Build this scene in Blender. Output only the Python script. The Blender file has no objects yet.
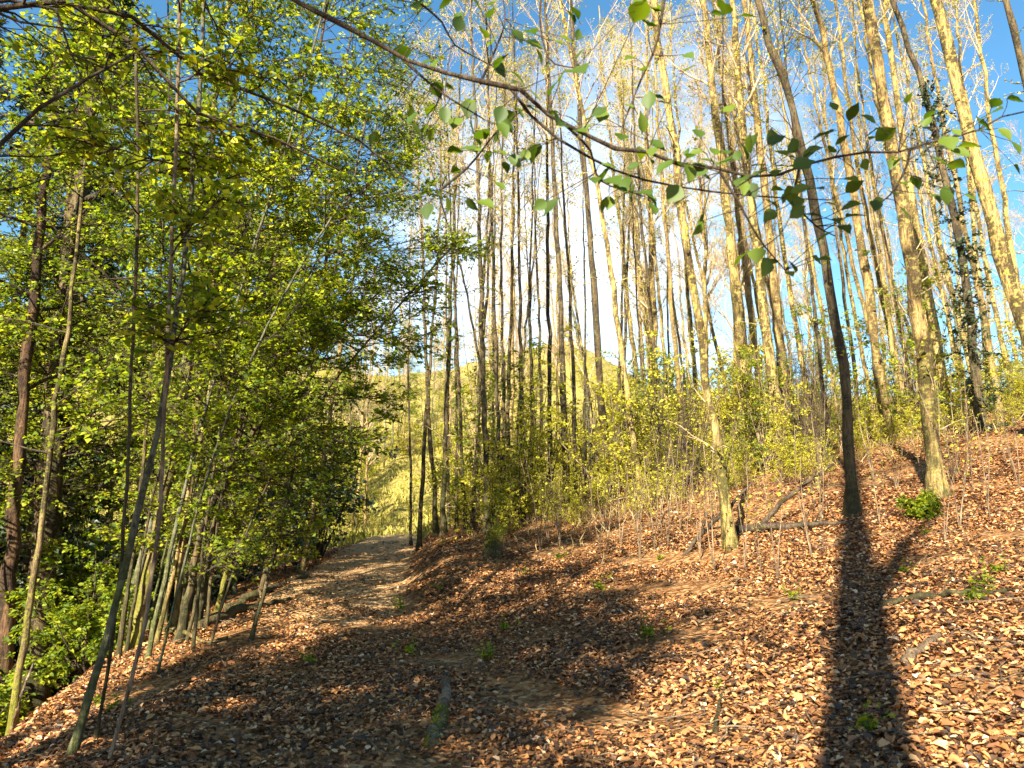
import bpy, math
import numpy as np
from mathutils import Vector

rng = np.random.default_rng(11)
S = bpy.context.scene
C = S.collection

# ------------------------------------------------------------------ camera
W_, H_, F_ = 1024, 768, 720.0
PITCH = math.radians(9.0)
CAM = np.array([0.0, 0.0, 1.6])
cp, sp = math.cos(PITCH), math.sin(PITCH)


def ray(px, py):
    u = (px - W_ / 2) / F_
    v = (H_ / 2 - py) / F_
    d = np.array([u, cp - v * sp, sp + v * cp])
    return d / d[1]


def P(px, py, Y):
    return CAM + ray(px, py) * Y


# ------------------------------------------------------------------ terrain
_ty = np.linspace(-300, 400, 7001)
_tx = np.interp(_ty, [-300, -50, -5, 4, 12, 20, 32, 45, 60, 400], [2, 1.2, .2, -1.0, -2.9, -3.9, -4.9, -6.5, -9, -20])
_k = np.hanning(61); _k /= _k.sum()
_tx = np.convolve(np.pad(_tx, 30, 'edge'), _k, 'valid')


def xpath(y):
    return np.interp(y, _ty, _tx)


def sst(a, b, v):
    t = np.clip((v - a) / (b - a), 0, 1)
    return t * t * (3 - 2 * t)


def height(x, y):
    x = np.asarray(x, float); y = np.asarray(y, float)
    s = x - xpath(y)
    r = np.maximum(s - 0.9, 0)
    r = np.sqrt(r * r + .16) - .4
    z = 0.215 * np.minimum(r, 17) + 0.05 * np.maximum(r - 17, 0)
    z = z + 0.38 * sst(1.0, 1.9, s) * sst(9, 14, y) * (1 - sst(34, 45, y))
    g = 1 - sst(17, 29, y)
    l = np.maximum(-s - 1.0, 0)
    left = -0.22 * np.minimum(l, 1.6) - 0.75 * (np.clip(l - 1.6, 0, 4.4)) * g - .1 * np.clip(l - 1.6, 0, 6) * (1 - g)
    left = left + 0.34 * np.clip(l - 11, 0, 30)
    z = z + left
    z = z - 0.9 * sst(31, 40, y) * (1 - sst(2, 7, s))
    z = z + (23 * sst(36, 120, y) + 4 * sst(100, 260, y)) * (1 - .5 * sst(-6, 14, x - .12 * y))
    n = (0.05 * np.sin(x * .9 + 1.3 * np.sin(y * .5)) * np.sin(y * .8 + .7) + 0.025 * np.sin(x * 2.3 + y * 1.1 + 2)
         + 0.012 * np.sin(x * 5.1 - y * 3.7) + .009 * np.sin(x * 3.1 + y * 6.3))
    z = z + n * (1 + 6 * sst(35, 70, y))
    return z


def ghit(px, py):
    d = ray(px, py)
    for Y in np.arange(2, 150, .02):
        p = CAM + d * Y
        if p[2] <= height(p[0], p[1]):
            return p
    return CAM + d * 60


# ------------------------------------------------------------------ mesh helpers
class Acc:
    def __init__(self):
        self.v = []; self.f = []; self.n = 0

    def add(self, v, f):
        v = np.asarray(v, np.float32).reshape(-1, 3)
        self.v.append(v); self.f.append(np.asarray(f, np.int64) + self.n); self.n += len(v)

    def build(self, name, mat, parent=None, base=None, smooth=True):
        me = bpy.data.meshes.new(name)
        v = np.concatenate(self.v) if self.v else np.zeros((0, 3), np.float32)
        if base is not None:
            v = v - np.asarray(base, np.float32)
        me.vertices.add(len(v)); me.vertices.foreach_set('co', v.astype(np.float32).ravel())
        tot = np.concatenate([np.full(len(f), f.shape[1]) for f in self.f])
        lv = np.concatenate([f.ravel() for f in self.f])
        me.loops.add(len(lv)); me.loops.foreach_set('vertex_index', lv.astype(np.int32))
        st = np.concatenate([[0], np.cumsum(tot)[:-1]])
        me.polygons.add(len(tot)); me.polygons.foreach_set('loop_start', st.astype(np.int32))
        me.polygons.foreach_set('use_smooth', np.full(len(tot), smooth))
        me.update(calc_edges=True)
        me.materials.append(mat)
        o = bpy.data.objects.new(name, me); C.objects.link(o)
        if parent is not None:
            o.parent = parent
        return o


def nrm(a):
    return a / np.maximum(np.linalg.norm(a, axis=-1, keepdims=True), 1e-9)


def tubes(acc, pts, rad, sides=6, rough=0.0, cap=False):
    """pts (N,K,3), rad (N,K)"""
    pts = np.asarray(pts, float); rad = np.asarray(rad, float)
    if pts.ndim == 2:
        pts = pts[None]; rad = rad[None]
    N, K = rad.shape
    t = np.empty_like(pts)
    t[:, 1:-1] = pts[:, 2:] - pts[:, :-2]; t[:, 0] = pts[:, 1] - pts[:, 0]; t[:, -1] = pts[:, -1] - pts[:, -2]
    t = nrm(t)
    m = nrm(pts[:, -1] - pts[:, 0])
    ref = np.where(np.abs(m[:, 2:3]) < .8, np.array([[0, 0, 1.]]), np.array([[1., 0, 0]]))[:, None, :]
    a = nrm(np.cross(t, ref)); b = np.cross(t, a)
    an = np.arange(sides) * 2 * math.pi / sides
    R = np.repeat(rad[:, :, None], sides, 2)
    if rough:
        R = R * (1 + rough * rng.normal(size=R.shape))
    v = pts[:, :, None, :] + R[..., None] * (a[:, :, None, :] * np.cos(an)[None, None, :, None] + b[:, :, None, :] * np.sin(an)[None, None, :, None])
    idx = np.arange(N * K * sides).reshape(N, K, sides)
    i0 = idx[:, :-1]; i1 = idx[:, 1:]
    f = np.stack([i0, np.roll(i0, -1, 2), np.roll(i1, -1, 2), i1], -1).reshape(-1, 4)
    acc.add(v, f[:, ::-1])
    if cap:
        acc.f.append(idx[:, 0, ::-1].reshape(N, sides)[:, ::-1] + acc.n - N * K * sides)
        acc.f.append(idx[:, -1].reshape(N, sides)[:, ::-1] + acc.n - N * K * sides)


def catmull(p, n):
    p = np.asarray(p, float)
    p = np.vstack([2 * p[0] - p[1], p, 2 * p[-1] - p[-2]])
    out = []
    m = len(p) - 3
    d = np.concatenate([[0], np.cumsum(np.linalg.norm(np.diff(p[1:-1], axis=0), axis=1))])
    for s in np.linspace(0, d[-1], n):
        i = min(np.searchsorted(d, s, 'right') - 1, m - 1)
        t = (s - d[i]) / max(d[i + 1] - d[i], 1e-9)
        a, b, c, e = p[i:i + 4]
        out.append(.5 * ((2 * b) + (-a + c) * t + (2 * a - 5 * b + 4 * c - e) * t * t + (-a + 3 * b - 3 * c + e) * t ** 3))
    return np.array(out)


def spawn(pts, rad, n, t0, t1, length, ang, K=6, up=0.0, flat=1.0, wob=.12, trop=0.0, ratio=.5, rmin=.003, taper=.25, short=.6, rmax=1, bias=None):
    """children of a batch of polylines"""
    N, Kp = rad.shape
    idx = np.repeat(np.arange(N), n); M = len(idx)
    t = rng.uniform(t0, t1, M)
    x = t * (Kp - 1); i = np.minimum(x.astype(int), Kp - 2); fr = (x - i)[:, None]
    pos = pts[idx, i] * (1 - fr) + pts[idx, i + 1] * fr
    r = rad[idx, i] * (1 - fr[:, 0]) + rad[idx, i + 1] * fr[:, 0]
    tan = nrm(pts[idx, i + 1] - pts[idx, i])
    q = rng.normal(size=(M, 3))
    if bias is not None:
        q = q + np.asarray(bias)
    q = nrm(q - (q * tan).sum(1, keepdims=True) * tan)
    a = rng.normal(ang[0], ang[1], M)[:, None]
    d = np.cos(a) * tan + np.sin(a) * q
    d[:, 2] = d[:, 2] * flat + up
    d = nrm(d)
    L = length * rng.uniform(.55, 1.15, M) * (1 - short * (t - t0) / max(t1 - t0, 1e-6))
    out = np.empty((M, K, 3)); out[:, 0] = pos
    for k in range(1, K):
        d = d + wob * rng.normal(size=(M, 3)); d[:, 2] += trop
        d = nrm(d)
        out[:, k] = out[:, k - 1] + d * (L / (K - 1))[:, None]
    r0 = np.clip(r * ratio, rmin, rmax)
    rr = r0[:, None] * np.linspace(1, taper, K)[None] ** .9
    return out, np.maximum(rr, rmin * .6)


def leaf_sites(pts, n, t0=.15, t1=1.0):
    N, K, _ = pts.shape
    idx = np.repeat(np.arange(N), n); M = len(idx)
    x = rng.uniform(t0, t1, M) * (K - 1); i = np.minimum(x.astype(int), K - 2); fr = (x - i)[:, None]
    pos = pts[idx, i] * (1 - fr) + pts[idx, i + 1] * fr
    tan = nrm(pts[idx, i + 1] - pts[idx, i])
    return pos, tan


def leaves(acc, pos, axis, nor, size, shape='diamond', fold=.18, curl=.12, wide=.36):
    """one island per leaf. pos = petiole end"""
    M = len(pos)
    axis = nrm(axis); nor = nrm(nor - (nor * axis).sum(1, keepdims=True) * axis)
    side = np.cross(axis, nor)
    s = np.asarray(size)[:, None] if np.ndim(size) else np.full((M, 1), size)
    w = wide * (1 + .15 * rng.normal(size=(M, 1)))

    def pt(a, b, c):
        return pos + s * (a * axis + b * w / .36 * side + c * nor)
    if shape == 'diamond':
        v = np.stack([pt(0, 0, 0), pt(.45, .38, fold), pt(1, 0, -curl), pt(.45, -.38, fold)], 1)
        base = (np.arange(M) * 4)[:, None]
        acc.add(v, base + np.array([[0, 1, 2, 3]]))
    elif shape == 'leaf':
        cu = curl * (1 + .8 * rng.normal(size=(M, 1)))
        fo = fold * (1 + .8 * rng.normal(size=(M, 1)))
        v = np.stack([pt(0, 0, 0), pt(.3, .33, fo), pt(.68, .27, fo * .8 - cu * .4), pt(1, 0, -cu), pt(.68, -.27, fo * .8 - cu * .4), pt(.3, -.33, fo), pt(.33, 0, 0), pt(.68, 0, -cu * .35)], 1)
        base = (np.arange(M) * 8)[:, None, None]
        q = np.array([[1, 2, 7, 6], [4, 5, 6, 7]]); tr = np.array([[0, 1, 6], [2, 3, 7], [3, 4, 7], [5, 0, 6]])
        n0 = acc.n
        acc.add(v, (base + q[None]).reshape(-1, 4))
        acc.f.append((base + tr[None]).reshape(-1, 3) + n0)
    else:  # fine leaf, close to the lens
        prof = [(0.0, .0), (.1, .15), (.22, .27), (.38, .345), (.55, .325), (.72, .225), (.87, .1), (1.0, 0)]
        K = len(prof)
        cu = curl * (1 + .5 * rng.normal(size=(M, 1)))
        rows = []
        for k, (a, b) in enumerate(prof):
            rip = .02 * (1 if k % 2 else -1)
            drop = -cu * a * a
            bb = max(b, .004)
            rows += [pt(a, bb, drop + fold * b + rip), pt(a, bb * .5, drop + fold * b * .35 - rip), pt(a, 0, drop), pt(a, -bb * .5, drop + fold * b * .35 - rip), pt(a, -bb, drop + fold * b + rip)]
        v = np.stack(rows, 1)
        f = []
        for k in range(K - 1):
            for j in range(4):
                f.append([k * 5 + j, (k + 1) * 5 + j, (k + 1) * 5 + j + 1, k * 5 + j + 1])
        acc.add(v, ((np.arange(M) * K * 5)[:, None, None] + np.array(f)[None]).reshape(-1, 4))


def spray(acc, twigs, n, size, shape='diamond', tilt=.45, droop=.15, t0=.1):
    pos, tan = leaf_sites(twigs, n, t0)
    M = len(pos)
    sd = nrm(np.cross(tan, [0, 0, 1.]) + 1e-3) * rng.choice([-1, 1], M)[:, None]
    ax = tan * .6 + sd * rng.uniform(.3, 1.1, (M, 1)) + rng.normal(size=(M, 3)) * .25
    ax[:, 2] -= droop
    no = np.array([0, 0, 1.]) + rng.normal(size=(M, 3)) * tilt
    leaves(acc, pos + rng.normal(size=(M, 3)) * size * .3, ax, no, size * rng.uniform(.6, 1.2, M), shape)


# ------------------------------------------------------------------ tagging
def tag(o, label, cat, group=None, kind=None):
    if label: o['label'] = label
    if cat: o['category'] = cat
    if group: o['group'] = group
    if kind: o['kind'] = kind
    return o


def empty(name, loc, label, cat, group=None):
    o = bpy.data.objects.new(name, None); C.objects.link(o)
    o.location = [float(a) for a in loc]; o.empty_display_size = .1
    return tag(o, label, cat, group)


def dup(root, loc, rz, sc=1.0, label=None, tiltx=0, tilty=0):
    r = root.copy(); C.objects.link(r)
    r.location = [float(a) for a in loc]; r.rotation_euler = (tiltx, tilty, rz); r.scale = (sc, sc, sc)
    if label: r['label'] = label
    for ch in root.children:
        c = ch.copy(); C.objects.link(c); c.parent = r
    return r


# ------------------------------------------------------------------ materials
def newmat(name):
    m = bpy.data.materials.new(name); m.use_nodes = True
    nt = m.node_tree; nt.nodes.clear()
    return m, nt, nt.nodes.new('ShaderNodeOutputMaterial')


def N(nt, typ, **kw):
    n = nt.nodes.new(typ)
    for k, v in kw.items():
        setattr(n, k, v)
    return n


def ramp(nt, fac, stops, interp='LINEAR'):
    n = N(nt, 'ShaderNodeValToRGB'); n.color_ramp.interpolation = interp
    e = n.color_ramp.elements
    while len(e) < len(stops): e.new(.5)
    for el, (p, c) in zip(e, stops):
        el.position = p; el.color = (*c, 1)
    nt.links.new(fac, n.inputs[0])
    return n.outputs[0]


def mixc(nt, fac, a, b, mode='MIX'):
    n = N(nt, 'ShaderNodeMix', data_type='RGBA', blend_type=mode)
    for sock, val in ((n.inputs[0], fac), (n.inputs[6], a), (n.inputs[7], b)):
        if isinstance(val, (int, float)): sock.default_value = val
        elif isinstance(val, tuple): sock.default_value = (*val, 1)
        else: nt.links.new(val, sock)
    return n.outputs[2]


def math_(nt, op, a, b=0.0):
    n = N(nt, 'ShaderNodeMath', operation=op)
    for sock, val in ((n.inputs[0], a), (n.inputs[1], b)):
        if isinstance(val, (int, float)): sock.default_value = val
        else: nt.links.new(val, sock)
    return n.outputs[0]


def noise(nt, vec, scale, detail=4, rough=.55, dist=0.0):
    n = N(nt, 'ShaderNodeTexNoise'); n.inputs['Scale'].default_value = scale
    n.inputs['Detail'].default_value = detail; n.inputs['Roughness'].default_value = rough
    n.inputs['Distortion'].default_value = dist
    nt.links.new(vec, n.inputs['Vector'])
    return n.outputs['Fac']


def scalevec(nt, vec, s):
    n = N(nt, 'ShaderNodeVectorMath', operation='MULTIPLY'); nt.links.new(vec, n.inputs[0]); n.inputs[1].default_value = s
    return n.outputs[0]


def bark(name, light, dark, lichen=(.3, .3, .12), lich=.5, moss=0.0, moss_shadow_col=(.11, .13, .015)):
    m, nt, out = newmat(name)
    co = N(nt, 'ShaderNodeTexCoord').outputs['Object']
    rnd = N(nt, 'ShaderNodeObjectInfo').outputs['Random']
    off = N(nt, 'ShaderNodeVectorMath', operation='ADD'); nt.links.new(co, off.inputs[0])
    cmb = N(nt, 'ShaderNodeCombineXYZ'); nt.links.new(math_(nt, 'MULTIPLY', rnd, 37.0), cmb.inputs[2]); nt.links.new(cmb.outputs[0], off.inputs[1])
    v = off.outputs[0]
    st = noise(nt, scalevec(nt, v, (22, 22, 3.2)), 1.0, 6, .65)
    big = noise(nt, scalevec(nt, v, (5, 5, 1.6)), 1.0, 4, .6, .4)
    bands = noise(nt, scalevec(nt, v, (9, 9, 14)), 1.0, 3, .6)
    col = ramp(nt, st, [(.33, dark), (.58, light), (.8, tuple(min(1, c * 1.25) for c in light))])
    col = mixc(nt, ramp(nt, big, [(.44, (0, 0, 0)), (.54, (1, 1, 1))]), col, dark)  # dark blotches: lichen mottling plus dapple shade put into the colour
    lm = math_(nt, 'MULTIPLY', ramp(nt, bands, [(.52, (0, 0, 0)), (.62, (1, 1, 1))]), lich)
    col = mixc(nt, lm, col, lichen)
    col = mixc(nt, math_(nt, 'MULTIPLY', rnd, .45), col, tuple(.5 * (a + b) for a, b in zip(dark, light)), 'MIX')
    fis = noise(nt, scalevec(nt, v, (46, 46, 9)), 1.0, 5, .7, .6)
    col = mixc(nt, ramp(nt, fis, [(.36, (.8, .8, .8)), (.5, (0, 0, 0))]), col, tuple(.7 * c for c in dark))
    spk = noise(nt, v, 34, 3, .7)
    col = mixc(nt, math_(nt, 'MULTIPLY', ramp(nt, spk, [(.58, (0, 0, 0)), (.66, (1, 1, 1))]), .5 * lich), col, tuple(min(1, 1.3 * c) for c in lichen))
    if moss:
        z = N(nt, 'ShaderNodeSeparateXYZ'); nt.links.new(co, z.inputs[0])
        mm = math_(nt, 'ADD', math_(nt, 'MULTIPLY', z.outputs[2], -.33), math_(nt, 'MULTIPLY', big, 2.2))
        mm = math_(nt, 'ADD', mm, math_(nt, 'MULTIPLY', math_(nt, 'SUBTRACT', spk, .5), 2.2))
        mm = ramp(nt, mm, [(.62, (0, 0, 0)), (.8, (1, 1, 1))])
        col = mixc(nt, math_(nt, 'MULTIPLY', mm, moss), col, moss_shadow_col)  # darker moss tones also paint in the shadowed feet of the trunks
    b = N(nt, 'ShaderNodeBump'); b.inputs['Strength'].default_value = 1.0; b.inputs['Distance'].default_value = .03
    nt.links.new(math_(nt, 'ADD', math_(nt, 'ADD', st, math_(nt, 'MULTIPLY', bands, .5)), fis), b.inputs['Height'])
    p = N(nt, 'ShaderNodeBsdfPrincipled'); p.inputs['Roughness'].default_value = .85
    p.inputs['Specular IOR Level'].default_value = .2
    nt.links.new(col, p.inputs['Base Color']); nt.links.new(b.outputs[0], p.inputs['Normal'])
    nt.links.new(p.outputs[0], out.inputs[0])
    return m


def leafmat(name, stops, trans=.5, gloss=.02, transcol=None, objvar=.25):
    m, nt, out = newmat(name)
    g = N(nt, 'ShaderNodeNewGeometry').outputs['Random Per Island']
    rnd = N(nt, 'ShaderNodeObjectInfo').outputs['Random']
    f = math_(nt, 'ADD', math_(nt, 'MULTIPLY', g, 1 - objvar), math_(nt, 'MULTIPLY', rnd, objvar))
    col = ramp(nt, f, stops)
    d = N(nt, 'ShaderNodeBsdfDiffuse'); nt.links.new(col, d.inputs[0])
    t = N(nt, 'ShaderNodeBsdfTranslucent')
    tc = mixc(nt, 1.0, col, transcol or (1.35, 1.3, .55), 'MULTIPLY'); nt.links.new(tc, t.inputs[0])
    mx = N(nt, 'ShaderNodeMixShader'); mx.inputs[0].default_value = trans
    nt.links.new(d.outputs[0], mx.inputs[1]); nt.links.new(t.outputs[0], mx.inputs[2])
    gl = N(nt, 'ShaderNodeBsdfGlossy'); gl.inputs['Roughness'].default_value = .6
    mg = N(nt, 'ShaderNodeMixShader'); mg.inputs[0].default_value = gloss
    nt.links.new(mx.outputs[0], mg.inputs[1]); nt.links.new(gl.outputs[0], mg.inputs[2])
    nt.links.new(mg.outputs[0], out.inputs[0])
    return m


GOLD = bark('pale_golden_bark', (.52, .37, .145), (.05, .034, .016), (.48, .40, .09), .7, .45, (.07, .075, .015))  # moss tone darkened to carry the shadow at the trunk foot
TAN = bark('tan_bark', (.46, .30, .12), (.05, .034, .017), (.42, .35, .09), .6, .45, (.06, .065, .015))  # moss tone likewise holds painted foot shadow
DARK = bark('dark_shaded_bark', (.16, .11, .055), (.022, .017, .012), (.17, .17, .08), .5, .35, (.05, .055, .015))  # dark tone also stands in for leafy shade on the centre trunks
GREY = bark('grey_smooth_bark', (.17, .165, .11), (.05, .048, .03), (.26, .26, .15), .6, .35)
MOSSY = bark('mossy_bark', (.24, .17, .08), (.045, .035, .018), (.28, .26, .06), .7, .6, (.2, .2, .02))
RED = bark('reddish_conifer_bark', (.17, .095, .05), (.03, .018, .012), (.15, .11, .05), .3, .0)
TWIG = bark('pale_twig_bark', (.68, .52, .34), (.36, .25, .14), (.6, .55, .3), .4, 0)
TWIGD = bark('brown_twig_bark', (.12, .085, .055), (.03, .022, .016), (.15, .13, .07), .4, 0)
DEAD = bark('weathered_dead_wood', (.4, .29, .18), (.09, .06, .04), (.4, .34, .2), .4, .0)
DEADM = bark('mossy_dead_wood', (.2, .14, .08), (.04, .03, .018), (.18, .18, .05), .5, .3, (.06, .065, .015))

LEAF = leafmat('fresh_beech_leaf', [(0, (.045, .09, .006)), (.35, (.13, .2, .011)), (.7, (.29, .34, .017)), (1, (.54, .52, .035))], .56)
LEAFN = leafmat('near_beech_leaf', [(0, (.035, .075, .005)), (.5, (.07, .13, .007)), (.9, (.14, .2, .01)), (1, (.24, .19, .02))], .5, .03)
LEAFY = leafmat('yellow_green_leaf', [(0, (.17, .20, .012)), (.5, (.44, .42, .03)), (1, (.66, .56, .08))], .45)
LEAFD = leafmat('dark_evergreen_leaf', [(0, (.012, .03, .008)), (.6, (.03, .06, .014)), (1, (.07, .11, .02))], .15, .08)
NEEDLE = leafmat('dark_needle_spray', [(0, (.008, .018, .006)), (1, (.03, .05, .012))], .1, .03)
LITTER = leafmat('dry_fallen_leaf', [(0, (.03, .017, .01)), (.27, (.09, .045, .02)), (.47, (.24, .10, .036)), (.67, (.43, .185, .058)), (.86, (.57, .28, .10)), (.97, (.66, .41, .2)), (1, (.74, .56, .38))], .15, .05, (1.2, .9, .6), 0)
DRYG = leafmat('dry_grass_stalk', [(0, (.2, .13, .06)), (.5, (.42, .3, .14)), (.85, (.55, .42, .2)), (1, (.3, .3, .04))], .3)
MOSSM = leafmat('moss_tuft', [(0, (.06, .09, .008)), (.6, (.14, .17, .012)), (1, (.28, .27, .03))], .3)
GRASS = leafmat('spring_grass', [(0, (.14, .15, .015)), (.5, (.31, .29, .05)), (1, (.6, .5, .14))], .35, .02, (1.2, 1.1, .6), 0)


def ground_mat():
    m, nt, out = newmat('leaf_litter_soil')
    co = N(nt, 'ShaderNodeNewGeometry').outputs['Position']
    flat = scalevec(nt, co, (1, 1, .4))
    wv = N(nt, 'ShaderNodeTexNoise'); wv.inputs['Scale'].default_value = 9; nt.links.new(flat, wv.inputs['Vector'])
    wa = N(nt, 'ShaderNodeVectorMath', operation='MULTIPLY_ADD'); nt.links.new(wv.outputs['Color'], wa.inputs[0]); wa.inputs[1].default_value = (.09, .09, .09); nt.links.new(flat, wa.inputs[2])
    vo = N(nt, 'ShaderNodeTexVoronoi'); vo.inputs['Scale'].default_value = 17; nt.links.new(wa.outputs[0], vo.inputs['Vector'])
    vo2 = N(nt, 'ShaderNodeTexVoronoi'); vo2.inputs['Scale'].default_value = 29; nt.links.new(wa.outputs[0], vo2.inputs['Vector'])
    sx = N(nt, 'ShaderNodeSeparateColor'); nt.links.new(vo.outputs['Color'], sx.inputs[0])
    sy = N(nt, 'ShaderNodeSeparateColor'); nt.links.new(vo2.outputs['Color'], sy.inputs[0])
    stops = [(0, (.04, .02, .01)), (.3, (.13, .06, .022)), (.65, (.29, .135, .05)), (.9, (.45, .24, .1)), (1, (.55, .38, .2))]
    col = mixc(nt, .5, ramp(nt, sx.outputs[0], stops), ramp(nt, sy.outputs[1], stops))
    pat = noise(nt, flat, 1.1, 5, .6)
    col = mixc(nt, ramp(nt, pat, [(.55, (0, 0, 0)), (.72, (.8, .8, .8))]), col, (.06, .038, .02))
    # meadow and green floor farther on
    sp_ = N(nt, 'ShaderNodeSeparateXYZ'); nt.links.new(co, sp_.inputs[0])
    gn = noise(nt, flat, .35, 5, .6)
    gf = noise(nt, flat, 7, 4, .7)
    gcol = ramp(nt, gf, [(.3, (.13, .12, .02)), (.5, (.3, .25, .06)), (.7, (.5, .39, .15))])
    far = math_(nt, 'ADD', math_(nt, 'MULTIPLY', sp_.outputs[1], .05), math_(nt, 'MULTIPLY', gn, .9))
    col = mixc(nt, ramp(nt, math_(nt, 'MULTIPLY', far, .5), [(.9, (0, 0, 0)), (1.0, (1, 1, 1))]), col, gcol)
    pa = N(nt, 'ShaderNodeAttribute', attribute_name='path').outputs['Fac']
    pn = noise(nt, flat, 5, 5, .65)
    pcol = ramp(nt, pn, [(.3, (.26, .14, .06)), (.5, (.52, .32, .15)), (.7, (.66, .46, .25))])
    col = mixc(nt, ramp(nt, math_(nt, 'ADD', math_(nt, 'MULTIPLY', pa, .8), math_(nt, 'MULTIPLY', pn, .5)), [(.5, (0, 0, 0)), (.8, (.85, .85, .85))]), col, pcol)
    p = N(nt, 'ShaderNodeBsdfPrincipled'); p.inputs['Roughness'].default_value = .95; p.inputs['Specular IOR Level'].default_value = .1
    b = N(nt, 'ShaderNodeBump'); b.inputs['Strength'].default_value = 1; b.inputs['Distance'].default_value = .04
    nt.links.new(math_(nt, 'ADD', vo.outputs['Distance'], math_(nt, 'MULTIPLY', sx.outputs[1], .8)), b.inputs['Height'])
    nt.links.new(b.outputs[0], p.inputs['Normal'])
    nt.links.new(col, p.inputs['Base Color']); nt.links.new(p.outputs[0], out.inputs[0])
    return m


# ------------------------------------------------------------------ ground
def axis_coords(lo, hi, step, ext_lo, ext_hi, gr=1.13):
    a = list(np.arange(lo, hi + step / 2, step))
    s = step
    while a[-1] < ext_hi: s *= gr; a.append(a[-1] + s)
    s = step; b = []
    x = lo
    while x > ext_lo: s *= gr; x -= s; b.append(x)
    return np.array(b[::-1] + a)


gx = axis_coords(-11, 14, .13, -320, 320); gy = axis_coords(2, 32, .15, -120, 420)
X, Y = np.meshgrid(gx, gy); Z = height(X, Y)
acc = Acc()
ii = np.arange(X.size).reshape(X.shape)
acc.add(np.stack([X, Y, Z], -1), np.stack([ii[:-1, :-1], ii[:-1, 1:], ii[1:, 1:], ii[1:, :-1]], -1).reshape(-1, 4))
g = acc.build('ground', ground_mat())
g['kind'] = 'structure'
sx_ = X - xpath(Y)
pm = (1 - sst(.6, 1.7, np.abs(sx_ + .1 * np.sin(Y * 1.7)))) * sst(7.5, 12, Y) * (1 - sst(34, 40, Y))
at = g.data.attributes.new('path', 'FLOAT', 'POINT'); at.data.foreach_set('value', pm.ravel().astype(np.float32))

# fallen leaves: nobody could count them
acc = Acc()


def litter(n, y0, y1, power, size, shape):
    y = y0 + (y1 - y0) * rng.random(n) ** power
    x = rng.uniform(-1, 1, n) * (.80 * y + 1.2)
    s = x - xpath(y)
    keep = (s > -9) & (rng.random(n) < np.where((np.abs(s) < 1.15) & (y > 9), .3, 1))
    cl = np.sin(x * 1.7 + np.sin(y * 1.3) * 2) * np.sin(y * 1.9 + x * .6) + .5 * np.sin(x * 4.1 + y * 2.7)
    keep &= rng.random(n) < .38 + .62 * np.clip(cl + .4, -1, 1)
    x, y = x[keep], y[keep]; M = len(x)
    z = height(x, y)
    e = .05
    nx = -(height(x + e, y) - z) / e; ny = -(height(x, y + e) - z) / e
    nor = np.stack([nx, ny, np.ones(M)], 1) + rng.normal(size=(M, 3)) * np.array([.22, .22, .1])
    a = rng.uniform(0, 6.283, M)
    ax = np.stack([np.cos(a), np.sin(a), rng.normal(size=M) * .3], 1)
    pos = np.stack([x, y, z + rng.uniform(.002, .045, M)], 1)
    leaves(acc, pos, ax, nor, size * np.clip(np.exp(rng.normal(size=M) * .36), .4, 1.9), shape, fold=.13, curl=.19, wide=.32)


litter(80000, 3.0, 6.5, .9, .038, 'leaf')
litter(190000, 5.5, 11.5, .9, .037, 'leaf')
litter(150000, 9.5, 27, 1.2, .05, 'diamond')
tag(acc.build('leaf_litter', LITTER, smooth=True), 'brown fallen beech leaves carpeting the woodland slope', 'fallen leaves', kind='stuff')

M = 1500
y = 3 + 16 * rng.random(M) ** 1.3; x = rng.uniform(-1, 1, M) * (.8 * y + 1); x = np.maximum(x, xpath(y) - 4)
an = rng.uniform(0, 6.28, M); L = rng.uniform(.08, .5, M) ** 1.2
t = np.linspace(-.5, .5, 5)
xx = x[:, None] + np.cos(an)[:, None] * L[:, None] * t; yy = y[:, None] + np.sin(an)[:, None] * L[:, None] * t
xx += rng.normal(size=xx.shape) * .012; yy += rng.normal(size=xx.shape) * .012
zz = height(xx, yy) + .03 + rng.uniform(0, .03, (M, 1)) + rng.normal(size=xx.shape) * .008
acc = Acc(); tubes(acc, np.stack([xx, yy, zz], -1), rng.uniform(.0025, .007, (M, 1)) * np.array([[1, .95, .9, .8, .6]]), 4)
tag(acc.build('twig_litter', DEAD), 'small dry twigs strewn over the fallen leaves', 'twigs', kind='stuff')

M = 5000
u = rng.uniform(-.06, .8, M); y = np.interp(u, [0, .12, .4, .6, .9], [15.5, 13.5, 14, 17, 16]) + rng.normal(size=M) * 1.5 + 1.0
x = u * y; k_ = x - xpath(y) > 1.6; x, y = x[k_], y[k_]; M = len(x)
cl = np.sin(x * 2.1 + np.sin(y * 1.7) * 2) * np.sin(y * 2.3 + x); k_ = rng.random(M) < .3 + .7 * np.clip(cl + .3, 0, 1); x, y = x[k_], y[k_]; M = len(x)
acc = Acc()
leaves(acc, np.stack([x, y, height(x, y)], 1), np.stack([rng.normal(size=M) * .6, rng.normal(size=M) * .6, np.ones(M)], 1), rng.normal(size=(M, 3)), rng.uniform(.1, .4, M), 'diamond', wide=.018)
tag(acc.build('dry_grass', DRYG), 'pale dry grass stalks at the edge of the undergrowth', 'dry grass', kind='stuff')

# meadow grass beyond the crest
acc = Acc()
M = 26000
y = 27 + 48 * rng.random(M) ** 1.3; x = xpath(y) + rng.uniform(-26, 9, M)
keep = (np.abs(x - xpath(y)) > 1.0) | (y > 36); x, y = x[keep], y[keep]; M = len(x)
pos = np.stack([x, y, height(x, y)], 1)
ax = np.stack([rng.normal(size=M) * .35, rng.normal(size=M) * .35, np.ones(M)], 1)
leaves(acc, pos, ax, rng.normal(size=(M, 3)), rng.uniform(.25, .6, M), 'diamond', wide=.09)
tag(acc.build('meadow_grass', GRASS), 'tall yellow green grass in the sunny clearing beyond the path', 'grass', kind='stuff')


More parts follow.
